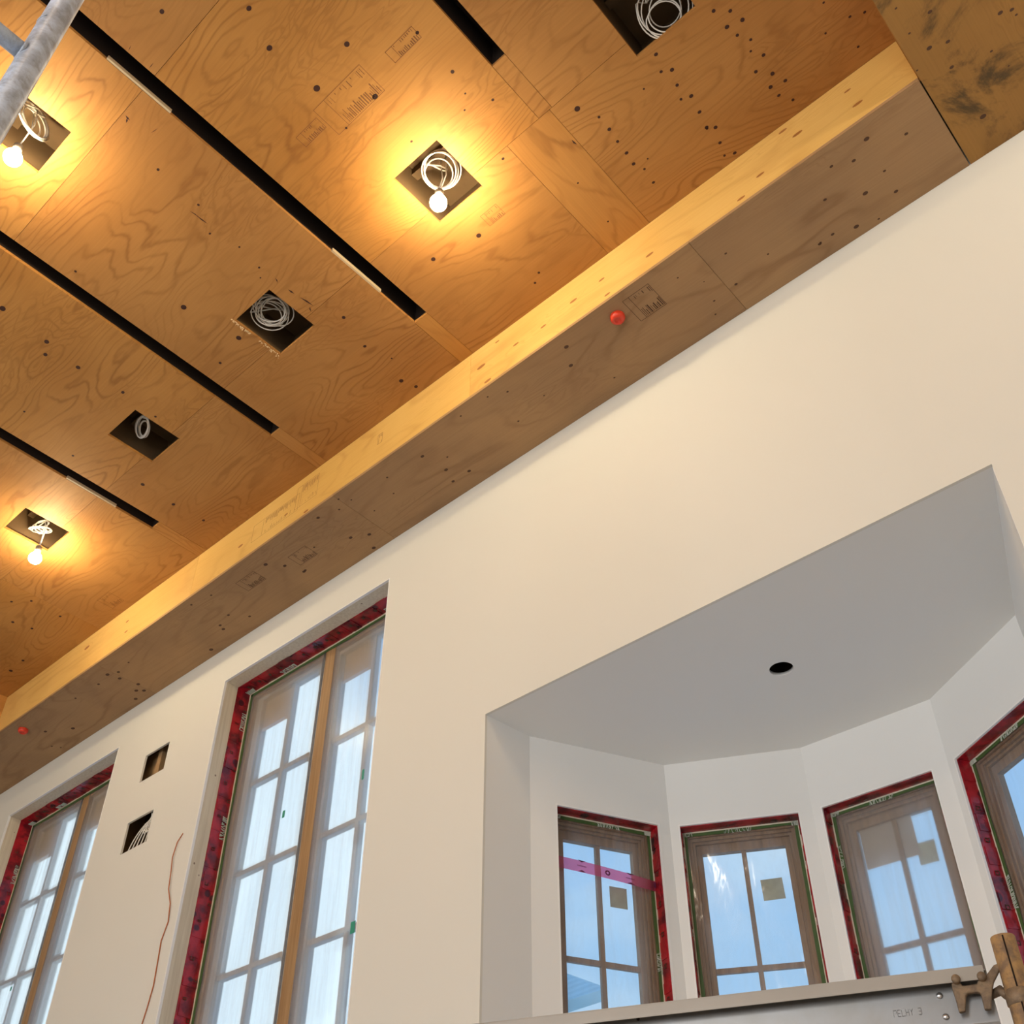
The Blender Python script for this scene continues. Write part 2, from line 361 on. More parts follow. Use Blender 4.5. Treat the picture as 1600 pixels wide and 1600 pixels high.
# tall windows
TW = [dict(x0=-5.245, x1=-3.693, z1=3.958 + H0, z0=1.0, n=1), dict(x0=-8.04, x1=-6.488, z1=3.958 + H0, z0=1.0, n=2)]
BX0, BX1, BZ = -2.913, -0.513, 2.708 + H0
outlets = [(-6.063, -5.785, 3.517 + H0, 3.722 + H0), (-6.083, -5.79, 3.008 + H0, 3.228 + H0)]
holes = [(w['x0'], w['x1'], w['z0'], w['z1']) for w in TW] + [(BX0, BX1, 0, BZ)] 
TY = lambda x, z, y: (x, y, z)
mb = MB(); mb.grid((RX0, RX1), (0, ZR), YW, YW + .013, holes + outlets, TY)
wall = mb.build('wall_back', M['paint']); tag(wall, 'cream painted plaster wall holding the tall windows and the bay', 'wall', kind='structure')
mb = MB(); mb.grid((RX0, RX1), (0, ZR), 3.262, 3.28, [(h[0], h[1], h[2], h[3] + (.05 if h[2] == 0 else 0)) for h in holes], TY); mb.build('sheathing', M['joist'], wall)
mb = MB()
for a, b, z0, z1, y0 in ((-6.30, -6.26, 4.2, 5.5, .013), (-5.99, -5.945, 4.9, 5.3, .05), (-5.50, -5.46, 4.2, 5.5, .013)): mb.box(a, b, YW + y0, 3.262, z0, z1)
mb.box(-6.26, -5.99, YW + .09, YW + .11, 4.9, 5.3)
mb.build('wall_stud', plain('wall_framing', (.36, .23, .11), .8, var=.35, scale=14), wall)

# ---- upper ceiling: plywood panels between black slots
ceil = empty('ceiling', (-3.5, 1.0, ZC)); tag(ceil, 'raised plywood ceiling of knotty sheets with black slots and square openings', 'ceiling', kind='structure')
slots = [(-1.500, -1.425, 1.538), (-2.692, -2.600, 2.236), (-3.878, -3.790, 2.233), (-5.072, -4.980, 2.228)]
boxes = [(-2.187, -1.905, 1.612, 1.914), (-3.382, -3.092, .20, .502), (-3.376, -3.092, 1.606, 1.902), (-4.572, -4.288, 1.602, 1.898), (-5.762, -5.488, 1.597, 1.898), (-1.018, -.721, 1.612, 1.916), (-4.572, -4.288, .20, .502), (-2.187, -1.905, -1.2, -.9)]
rows = [(-6.0, -3.04), (-3.04, -1.82), (-1.82, -.60), (-.60, .606), (.606, 1.842), (1.842, 2.582)]
cols = [(-1.425, XR), (-2.600, -1.500), (-3.790, -2.692), (-4.980, -3.878), (-6.25, -5.072), (XL, -6.25)]
PT = .018; G = .0009
panels = []
def pname(): return 'plywood_panel'
# knots and pinholes placed where the sheets show them: px, py, radius in px
knots = [(421,75,5),(542,69,4.5),(495,138,5.5),(586,151,5),(541,200,2),(253,18,4),(389,13,4.5),(902,170,4.5),(786,248,2.5),(748,368,4),(677,405,3.6),
 (287,480,4.5),(373,528,4),(344,567,2.4),(537,496,2.8),(570,541,2.8),(627,595,3.6),(650,604,3),(612,560,1.5),(192,613,3),(223,757,3),(271,788,3),(318,813,2.6),(243,651,2),
 (4,482,5),(455,702,2.4),(38,643,2),(114,712,2),(73,534,4),(71,554,3.5),(122,574,3.5),(247,265,2.5),(41,350,3),(118,424,2),(328,365,2),(310,320,2),(374,386,1.8),(407,434,1.5),(405,418,2),
 (1025,85,3.2),(1050,109,3.3),(1033,112,2.6),(1006,139,1.6),(1058,133,2.7),(1080,150,3.4),(1064,155,2.2),(1093,175,3.1),(1104,199,3),(1118,199,3),(1105,201,2),(1125,223,2.7),(1148,239,3),(1132,243,2),
 (1115,17,3),(1141,17,3),(1160,31,3.4),(1136,42,3.6),(1152,55,2.6),(1173,62,2.4),(1173,80,2),(1193,86,3),(1181,112,2.8),(1207,115,3.2),(1227,126,3),(1204,136,3.2),(1217,149,2.8),(1239,156,2.4),
 (952,202,3),(936,183,2.2),(965,221,2.4),(979,239,3),(990,256,3),(1007,264,2),(1021,285,2.6),(1012,248,1.5),(903,286,1.6),(896,130,1.6),(950,346,1.6),(842,426,2),(836,442,2),(770,156,2.4),(726,172,1.8),(727,146,1.8),
 (652,51,3),(707,112,3),(643,221,2.2),(1351,19,2.4),(1287,4,2),(1328,26,2.4),(1290,52,1.8),(1341,73,2.2),(18,940,2.4),(72,940,3),(94,963,2.4),(36,1032,2.4),(17,1048,3),(50,982,2.4),(49,939,2.4),(20,972,2.6)]
def add_disc(mb, c, r, T, mi, n=14):
    "flat knot a hair proud of the veneer; c is (u,v)"
    mb.quad([T(c[0] + r * math.cos(2*math.pi*k/n), c[1] + r * math.sin(2*math.pi*k/n)) for k in range(n)], mi)
marks = [(468,464,490,478,3),(490,478,503,476,3.5),(484,479,486,487,2),(503,476,507,471,2),(296,329,312,340,1.6),(306,336,325,350,2.4),(897,222,912,209,2),(893,218,902,226,3),(900,212,903,224,2),(196,180,203,188,3.5),(199,184,197,192,3),(801,107,806,97,1.5),(450,452,460,459,3.2),(430,434,434,442,1.8),(690,300,697,305,1),(205,70,200,80,1),(240,98,233,107,1.2),(247,200,235,208,1)]
DK = Vector(MR[2])
def knot_r(p, rpx):
    return rpx * (p - CAM).dot(DK) / FOC
def panel(x0, x1, y0, y1, hl, mat):
    mb = MB(); mb.grid((x0 + G, x1 - G), (y0 + G, y1 - G), ZC, ZC + PT, hl)
    for (a, b, r) in knots:
        p = at(a, b, 2, ZC)
        if x0 + .02 < p.x < x1 - .02 and y0 + .02 < p.y < y1 - .02 and not any(h[0] < p.x < h[1] and h[2] < p.y < h[3] for h in hl):
            rr = knot_r(p, r) * 1.05; sq = random.uniform(.75, 1.0)
            mb.quad([(p.x + rr * math.cos(2*math.pi*k/14), p.y + rr * sq * math.sin(2*math.pi*k/14), ZC - .0004) for k in range(14)], 1)
    for (a, b, c, d, wd_) in marks:
        p, q = at(a, b, 2, ZC), at(c, d, 2, ZC)
        if x0 < p.x < x1 and y0 < p.y < y1 and x0 < q.x < x1 and y0 < q.y < y1:
            t = (q - p).normalized(); nrm = Vector((-t.y, t.x, 0)) * knot_r(p, wd_) * .5; z = Vector((0, 0, -.0005)); mdl = (p + q) / 2 + nrm * random.uniform(-.8, .8)
            mb.quad([p + z, mdl + nrm + z, q + z, mdl - nrm + z], 1)
    for (cx, cy, u, v, rows_) in stamps:
        if x0 < cx < x1 and y0 < cy < y1: stamp(mb, cx, cy, u, v, rows_, lambda x, y: (x, y, ZC - .0004), 2)
    o = mb.build('plywood_panel', [mat, M['knot'], M['stamp']], ceil); panels.append(o); return o
def stamp(mb, cx, cy, u, v, seed, T, mi):
    "grade stamp: outline and rows of small bars"
    rnd = random.Random(seed); t = .0022
    def bar(a0, a1, b0, b1): mb.quad([T(cx + a0, cy + b0), T(cx + a1, cy + b0), T(cx + a1, cy + b1), T(cx + a0, cy + b1)], mi)
    bar(-u, u, -v, -v + t); bar(-u, u, v - t, v); bar(-u, -u + t, -v, v); bar(u - t, u, -v, v)
    bar(-u * .55, -u * .55 + t, -v, v)
    a = -u * .45
    while a < u * .9:
        w = rnd.uniform(.002, .006); h = rnd.uniform(.35, .8) * v
        bar(a, a + w, v * .9 - h, v * .9)
        if rnd.random() < .6: bar(a, a + w * .7, -v * .85, -v * .85 + rnd.uniform(.1, .5) * v)
        a += w + rnd.uniform(.003, .008)
stamps = []
for (a, b, u, v, sd) in ((545, 157, .15, .075, 3), (486, 207, .07, .03, 5), (630, 70, .08, .03, 6), (770, 336, .05, .035, 8), (173, 938, .07, .06, 9)):
    p = at(a, b, 2, ZC); stamps.append((p.x, p.y, u, v, sd))
for (y0, y1) in rows:
    for k, (x0, x1) in enumerate(cols):
        hl = [h for h in boxes if x0 < h[0] < x1 and y0 - .3 < h[2] < y1 + .3]
        if y1 == 2.582 and k == 1:
            panel(-1.690, -1.44, y0, y1, [], M['plyy']); x1 = -1.690
        elif y1 == 2.582 and k == 0: x0 = -1.44
        panel(x0, x1, y0, y1, hl, M['plyx'])
for (a, b, e_) in slots[1:]: panel(a, b, e_, 2.582, [], M['plyy'])
panel(-1.500, -1.425, 1.538, 1.842, [], M['plyx'])
panel(-6.20, -6.2+.001, 0, .001, [], M['plyx']) if False else None
# rough cut fibres along the second opening
b3 = boxes[2]; mb = MB(); rnd = random.Random(4)
for k in range(90):
    y = rnd.choice([rnd.uniform(b3[2] - .02, b3[2] + .10), rnd.uniform(b3[3] - .14, b3[3] + .005)]); x = b3[0] - abs(rnd.gauss(0, .008)) - .002; z = ZC - rnd.uniform(0, .004)
    mb.tube([(x, y, z + .004), (x + rnd.uniform(-.006, .006), y + rnd.uniform(-.01, .01), z - rnd.uniform(0, .006))], .0016, 4)
mb.build('splintered_edge', M['rough_wood'], ceil)
# pale cleats on the far side of the slots
mb = MB()
for (x, y0, y1) in ((-2.692, .43, .745), (-2.692, 1.67, 1.99), (-3.878, .1, .47), (-5.072, 1.63, 1.965)):
    mb.box(x, x + .010, y0, y1, ZC + .001, ZC + .022)
mb.build('slot_cleat', wood('cleat_wood', (.62, .50, .33), (.5, .38, .24), 'y'), ceil)
# black boxes added so the slots stay dark, and framing above the sheets
mb = MB()
for (a, b, e_) in slots:
    mb.grid((a - .003, b + .003), (-6, e_ + .003), ZC + PT, ZC + .20, [(a - .0005, b + .0005, -5.99, e_ + .0005)])
    mb.box(a - .003, b + .003, -6, e_ + .003, ZC + .2, ZC + .205)
mb.build('slot_dark_box', M['black'], ceil)
mb = MB()
for h in boxes:
    m_ = .09; o_ = (h[0] - .03, h[1] + .03, h[2] - m_, h[3] + m_); i_ = (o_[0] + .02, o_[1] - .02, o_[2] + .02, o_[3] - .02)
    mb.ring(o_, i_, ZC + PT, ZC + .24)
    mb.box(o_[0], o_[1], o_[2], o_[3], ZC + .24, ZC + .26)
    mb.box(h[0] - .01, h[1] + .01, h[2] + .11, h[2] + .15, ZC + .19, ZC + .24)
mb.build('opening_framing', M['joist'], ceil)
mb = MB(); mb.box(RX0, RX1, RY0, 3.3, ZR, ZR + .1); mb.build('roof_deck', M['joist'], ceil)

# ---- fascia and lower soffit
KF = [(1130,201,4,1),(1063,222,5,.6),(1049,287,4,1),(1160,197,7,.5),(1015,398,5,.6),(1188,273,5,.6),(1158,310,5,.6),(1223,205,5,.5),(1246,209,6,.5),(1340,162,6,.6),(1324,142,4,.5),(940,437,4,.6),(896,470,5,.6),(949,460,4,.6),(777,534,3,.6),(806,538,4,.6),(849,510,4,.6),(752,573,6,.8),(762,595,5,.7),(376,853,4,.6),(199,971,3,1),(197,987,3,1),(136,1012,5,.8),(447,804,3,1),(478,799,4,1),(308,872,4,.5)]
fas = empty('trim_1', ((XR + XL) / 2, YF, ZS)); tag(fas, 'bright yellow plywood fascia strip running between ceiling and soffit', 'trim', kind='structure')
fj = [XR, -2.616, -5.06, XL]
for k in range(3):
    mb = MB(); mb.box(fj[k+1] + G, fj[k] - G, YF, YF + .018, ZS + .018, ZC)
    for (a, b, r, q) in KF:
        p = at(a, b, 1, YF)
        if fj[k+1] < p.x < fj[k] and ZS + .03 < p.z < ZC - .02:
            rr = knot_r(p, r)
            mb.quad([(p.x + rr * 1.5 * math.cos(2*math.pi*t/12), YF - .0004, p.z + rr * .6 * math.sin(2*math.pi*t/12)) for t in range(12)], 1)
    if k == 1:
        for (a, b, u, v, sd) in ((430, 810, .22, .07, 11), (480, 768, .10, .09, 12), (594, 685, .02, .04, 14)):
            p = at(a, b, 1, YF); stamp(mb, p.x, p.z, u, v, sd, lambda x, z: (x, YF - .0004, z), 2)
    mb.build('fascia_board', [M['plyz'], plain('fascia_knot', (.33, .13, .03), .6), plain('fascia_stamp', (.30, .15, .05), .8)], fas)
mb = MB(); mb.box(XL - .018, XL, RY0, YF + .018, ZS + .018, ZC); mb.build('fascia_board', M['plyy'], fas)
mb = MB(); mb.box(XR, XR + .018, RY0, YF + .018, ZS + .018, ZC); mb.build('fascia_board', M['plyy'], fas)

sof = empty('trim_2', ((XR + XL) / 2, 2.8, ZS)); tag(sof, 'lower plywood soffit along the wall top, knotty and grey brown', 'trim', kind='structure')
KS = [(1354,217,5),(1352,302,4.5),(1338,354,4),(1400,299,3.5),(1334,251,3.5),(1299,260,3),(1289,312,3),(1301,366,3.5),(1281,381,3),(1373,342,2),(1416,209,3),(1382,267,2.5),(1150,444,3),(1134,396,2.4),(1200,397,2.2),(1282,379,2),(1124,321,2),(1100,440,1.5),(1116,470,2.4),(1118,491,2),(1059,434,2),
 (885,542,4.5),(892,571,4.5),(733,736,4),(750,758,4),(697,734,4),(708,752,3.5),(699,714,2),(660,713,4),(637,694,4),(548,840,4),(577,835,4),(584,856,4),(497,809,3.6),(530,796,2),(415,882,4.5),(445,884,4),(475,893,3),(491,855,2),(477,891,3),(605,746,2),(529,780,2),(549,781,2),(585,798,1.8),(615,771,1.8),
 (330,1015,4),(349,983,4),(344,977,3),(390,963,2.4),(357,961,2.4),(168,1054,4),(185,1050,3),(187,1060,3.4),(216,1069,4),(213,1079,4),(225,1079,4),(212,1092,3.5),(154,1069,2.4),(114,1138,3.5),(71,1143,3),(201,1035,2),(118,1091,2),(81,1166,2),(95,1168,2),(299,945,2.6),(330,930,2),(720,650,2),(640,830,2),(762,620,2),(793,612,2),(810,658,1.8),(850,618,1.6),(893,684,1.6),(960,590,2)]
def soffit(x0, x1, y0, y1, mat, hl=()):
    mb = MB(); mb.grid((x0 + G, x1 - G), (y0 + (0 if y0 < 2.6 else G), y1 - G), ZS, ZS + .018, list(hl))
    for (a, b, r) in KS:
        p = at(a, b, 2, ZS)
        if x0 < p.x < x1 and y0 + .02 < p.y < y1 - .02:
            rr = knot_r(p, r) * random.uniform(.75, 1.0); mb.quad([(p.x + rr * 1.1 * math.cos(2*math.pi*k/12), p.y + rr * .8 * math.sin(2*math.pi*k/12), ZS - .0004) for k in range(12)], 1)
    for (a, b, u, v, sd) in ((1007, 473, .075, .075, 21), (473, 868, .08, .05, 22), (392, 908, .09, .05, 23)):
        p = at(a, b, 2, ZS)
        if x0 < p.x < x1 and y0 < p.y < y1: stamp(mb, p.x, p.y, u, v, sd, lambda x, y: (x, y, ZS - .0004), 2)
    return mb.build('plywood_panel', [mat, M['knots'], M['inkdark']], sof)
xs = [XR, -1.257, -3.676, -6.14, -8.58, RX0]
for a, b in zip(xs[1:], xs): soffit(a, b, YF - .003, YW, M['plys'])
soffit(RX0, XL + .003, RY0, YF - .003, M['plys'])
KS = [(1452,75,4.5),(1481,65,4),(1453,18.5,4.5),(1563,20,5),(1581,15,4),(1487,105,4),(1536,182,5),(1549,80,2.2),(1433,110,2),(1421,52,2),(1400,13,2),(1576,103,1.6),(1588,23,2.5)]
soffit(XR + .004, 2.3, 1.84, YW, M['plyr']); soffit(XR - .003, 2.3, -.6, 1.84, M['plyr']); soffit(XR - .003, 2.3, RY0, -.6, M['plys']); soffit(2.3, RX1, RY0, YW, M['plys'])

# ------------------------------------------------------------------ bay
P = [(-2.913, YW + .0132), (-2.887, 3.34), (-2.57, 3.99), (-1.98, 4.295), (-1.325, 4.31), (-.79, 3.955), (-.517, YW + .0132)]
bay = empty('wall_bay', (-1.7, 3.7, 0)); tag(bay, 'pale painted angled walls and flat ceiling of the bay', 'wall', kind='structure')
def frame_of(i):
    A = Vector(P[i]); B = Vector(P[i+1]); u = (B - A).normalized(); n = Vector((-u.y, u.x)); L = (B - A).length
    return (lambda s, z, d: (A.x + u.x * s + n.x * d, A.y + u.y * s + n.y * d, z)), L
WZ1, WZ0 = 2.371 + H0, 1.95
wins = {1: (.134, .662), 2: (.046, .600), 3: (.048, .578), 4: (.046, .592)}
for i in range(6):
    T, L = frame_of(i); hl = [(wins[i][0], wins[i][1], WZ0, WZ1)] if i in wins else []
    mb = MB(); mb.grid((0, L), (0, BZ), 0, .10 if i in wins else .03, hl, T)
    mb.build('facet_wall', M['paintw'], bay)
bm = bmesh.new()
hc = Vector((-1.701, 3.653)); HR = .052
vs = [bm.verts.new((x, y, BZ)) for x, y in P]; ed = [bm.edges.new((vs[i], vs[(i+1) % len(vs)])) for i in range(len(vs))]
hv = [bm.verts.new((hc.x + HR * math.cos(k * math.pi / 16), hc.y + HR * math.sin(k * math.pi / 16), BZ)) for k in range(32)]
ed += [bm.edges.new((hv[i], hv[(i+1) % 32])) for i in range(32)]
bmesh.ops.triangle_fill(bm, use_beauty=True, edges=ed)
me = bpy.data.meshes.new('bay_ceiling'); bm.to_mesh(me); bm.free(); me.materials.append(M['paintw'])
bc = bpy.data.objects.new('bay_ceiling', me); C.objects.link(bc); bc.parent = bay; bc.matrix_parent_inverse = Matrix.Translation(-bay.location)
mb = MB(); mb.lathe([(HR, 0), (HR, .016), (HR + .004, .016)], (hc.x, hc.y, BZ), 32); mb.build('hole_edge', M['bead'], bay, True)
mb = MB(); mb.lathe([(HR + .004, .016), (HR + .03, .017), (HR + .03, .12), (0, .12)], (hc.x, hc.y, BZ), 32); mb.build('hole_cavity', M['black'], bay)
mb = MB(); mb.box(-3.1, -.3, YW + .014, 4.6, BZ + .14, BZ + .18); mb.box(-3.3, -2.93, YW + .03, YW + .2, 0, BZ + .15); mb.box(-.50, -.1, YW + .03, YW + .2, 0, BZ + .15)
mb.box(-3.1, -.3, YW + .015, YW + .2, BZ + .02, BZ + .14)
mb.build('bay_roof', M['joist'], bay)
mb = MB(); mb.prism(P, .01, .9, lambda x, y, z: (x, y, z)); mb.build('bay_base', M['paintw'], bay)

def scribble(mb, T, s0, s1, z0, z1, d, seed, vert=False, r=.0016):
    "illegible handwritten strokes; drawn along s (or along z when vert)"
    rnd = random.Random(seed); n = 8
    for k in range(n):
        a = k / n; b = (k + .75) / n
        for q in range(rnd.choice((1, 2, 2))):
            pts = []
            for t in range(5):
                f = a + (b - a) * (t / 4 + rnd.uniform(-.15, .15)); h = rnd.random() if t % 2 else rnd.choice((0.05, .95))
                pts.append((f, h))
            pp = [(s0 + (s1 - s0) * h, z0 + (z1 - z0) * f) if vert else (s0 + (s1 - s0) * f, z0 + (z1 - z0) * h) for f, h in pts]
            mb.tube([T(x, z, d) for x, z in pp], r, 5)
def rings_wobble(mb, T, o, w, d0, d1, seed, steps=26):
    "hand applied tape round an opening: inner edge wanders"
    rnd = random.Random(seed)
    x0, x1, z0, z1 = o
    for side in range(4):
        L = (z1 - z0) if side < 2 else (x1 - x0); n = max(6, int(L / .12)); prev = w
        for k in range(n):
            a, b = k / n, (k + 1) / n; nxt = w + rnd.uniform(-.2, .2) * w
            if side == 0: q = [(x0, z0 + L*a), (x0 + prev, z0 + L*a), (x0 + nxt, z0 + L*b), (x0, z0 + L*b)]
            elif side == 1: q = [(x1, z0 + L*a), (x1 - prev, z0 + L*a), (x1 - nxt, z0 + L*b), (x1, z0 + L*b)]
            elif side == 2: q = [(x0 + L*a, z0), (x0 + L*a, z0 + prev), (x0 + L*b, z0 + nxt), (x0 + L*b, z0)]
            else: q = [(x0 + L*a, z1), (x0 + L*a, z1 - prev), (x0 + L*b, z1 - nxt), (x0 + L*b, z1)]
            mb.prism(q, d0, d1, T); prev = nxt

def letters(mb, T, fix, axis, c0, c1, d0, d1, seed):
    "rows of dark printed blocks on the red membrane (jamb faces)"
# ---- tall windows
for w in TW:
    x0, x1, z0, z1 = w['x0'], w['x1'], w['z0'], w['z1']
    T = lambda s, z, d, x0=x0: (x0 + s, YW + d, z); W = x1 - x0
    root = empty('window_%d' % w['n'], (x0, YW, z0)); 
    tag(root, ['', 'tall mullioned window between the pair of wall openings and the bay, fully in view', 'tall mullioned window cut off by the bottom left corner'][w['n']], 'window', kind='structure')
    def B(name, mat, fn, bevel=0, smooth=False):
        mb = MB(); fn(mb); return mb.build(name, mat, root, smooth, bevel)
    full = (0, W, z0, z1); e = .0005
    def inset(k): return (k, W - k, z0 + k, z1 - k)
    B('corner_bead', M['bead'], lambda m_: m_.ring((-.004, W + .004, z0 - .004, z1 + .004), inset(.0015), -.0015, .0145, T))
    B('wood_jamb', M['pine'], lambda m_: m_.ring((-.036, W + .036, z0 - .036, z1 + .036), inset(.0008), .0148, .1005, T))
    mb = MB(); mb.ring((-.036, W + .036, z0 - .036, z1 + .036), inset(.004), .101, .197, T)
    rnd = random.Random(w['n'])
    for k in range(34):     # lapped and wrinkled pieces of membrane
        z = z0 + (z1 - z0) * k / 34 + rnd.uniform(0, .08); h = rnd.uniform(.03, .12); a = .101 + rnd.uniform(-.004, .012); 
        mb.box(.004, .004 + rnd.uniform(.001, .005), z, min(z + h, z1 - .01), a, .196, 0, lambda x, y, d: T(x, y, d))
    for k in range(12):
        s = W * k / 12 + rnd.uniform(0, .05); h = rnd.uniform(.04, .12); mb.box(s, min(W - .01, s + h), z1 - .005 - rnd.uniform(.001, .004), z1 - .004, .1 + rnd.uniform(-.005, .01), .196, 0, lambda x, y, d: T(x, y, d))
    mb.build('membrane', M['red'], root)
    # dark print on the membrane
    mb = MB()
    for k in range(40):
        z = z0 + .05 + (z1 - z0 - .1) * k / 40; dd = .125 + .045 * (k % 2); hh = rnd.uniform(.012, .022)
        mb.box(.0095, .0100, z, z + hh, dd, dd + .004, 0, T); mb.box(.0095, .0100, z, z + hh, dd + .018, dd + .022, 0, T)
        mb.box(.0095, .0100, z, z + .004, dd, dd + .02, 0, T)
        if rnd.random() < .6: mb.box(.0095, .0100, z + hh - .004, z + hh, dd, dd + .02, 0, T)
    for k in range(14):
        s = W * (k + .5) / 14; mb.box(s, s + .02, z1 - .0100, z1 - .0095, .13, .15, 0, T); mb.box(s + .03, s + .035, z1 - .0100, z1 - .0095, .14, .17, 0, T)
    mb.build('membrane_print', M['inkdark'], root)
    B('tape_edge', plain('pale_edge', (.72, .62, .46), .6), lambda m_: m_.ring(inset(.004), inset(.016), .1975, .1985, T))
    mb = MB(); rings_wobble(mb, T, inset(.008), .028, .1988, .2000, w['n'] + 5); mb.build('green_tape', M['green'], root)
    mb = MB(); ff = inset(.002)
    TJ = lambda a, z, d: T(.0118, z, a); TH = lambda q, a, d: T(q, z1 - .0118, a)
    for (za, zb, sd) in (((3.66, 3.79, 31), (2.90, 3.05, 32)) if w['n'] == 1 else ((3.45, 3.60, 36),)):
        scribble(mb, TJ, .160, .196, za + H0, zb + H0, 0, sd, True, .0019)
    for (sa, sb, sd) in (((.36, .50, 33), (W - .22, W - .08, 34), (.0, .08, 35)) if w['n'] == 1 else ((.42, .54, 37), (.0, .07, 38))):
        scribble(mb, TH, sa, sb, .160, .196, 0, sd, False, .0019)
    mb.build('handwriting', M['chalk'], root)
    # plastic film as a thin real sheet
    mb = MB(); ml, mr_ = W - .785, W - .690
    for (a, b) in ((.012, ml), (mr_, W - .012)):
        nx, nz = 24, 60; g = [[0] * (nz + 1) for _ in range(nx + 1)]; base = len(mb.v)
        for i in range(nx + 1):
            for j in range(nz + 1):
                s = a + (b - a) * i / nx; z = z0 + .012 + (z1 - z0 - .024) * j / nz
                edge = min(i, nx - i) / nx * 2; dz = .2025
                mb.v.append(T(s, z, dz))
        for i in range(nx):
            for j in range(nz):
                q = base + i * (nz + 1) + j; mb.f.append((q, q + 1, q + nz + 2, q + nz + 1)); mb.m.append(0)
    o = mb.build('plastic_film', M['film'], root, True); sm = o.modifiers.new('thickness', 'SOLIDIFY'); sm.thickness = .0015
    B('frame', M['oak'], lambda m_: m_.ring((-.02, W + .02, z0 - .02, z1 + .02), (.055, W - .055, z0 + .055, z1 - .055), .2135, .30, T), .004)
    B('mullion', M['oak'], lambda m_: m_.box(ml, mr_, z0 + .02, z1 - .016, .203, .30, 0, T), .006)
    gy0, gy1 = .246, .285
    def sash(a, b, mun, name):
        f = .055
        mb = MB(); mb.ring((a, b, z0 + .056, z1 - .056), (a + f, b - f, z0 + .056 + f, z1 - .056 - f * .5), gy0 - .012, gy1 + .01, T)
        sa = mb.build(name, M['sash'], root, False, .003)
        mb = MB(); mb.box(mun - .014, mun + .014, z0 + .08, z1 - .08, gy0, gy1, 0, T)
        for k in range(7):
            z = 3.26 + H0 - k * .597
            if z > z0 + .1: mb.box(a + f - .005, b - f + .005, z - .014, z + .014, gy0 + .001, gy1 - .001, 0, T)
        mb.build('muntin', M['sash'], sa)
        mb = MB(); mb.box(a + f - .006, b - f + .006, z0 + .1, z1 - .07, gy1 - .012, gy1 - .008, 0, T); mb.build('glass', M['glass'], sa)
    sash(W - 1.437 - .055, W - .835 + .03, W - 1.142, 'sash'); sash(W - .757 + .03, W - .055, W - .375, 'sash')

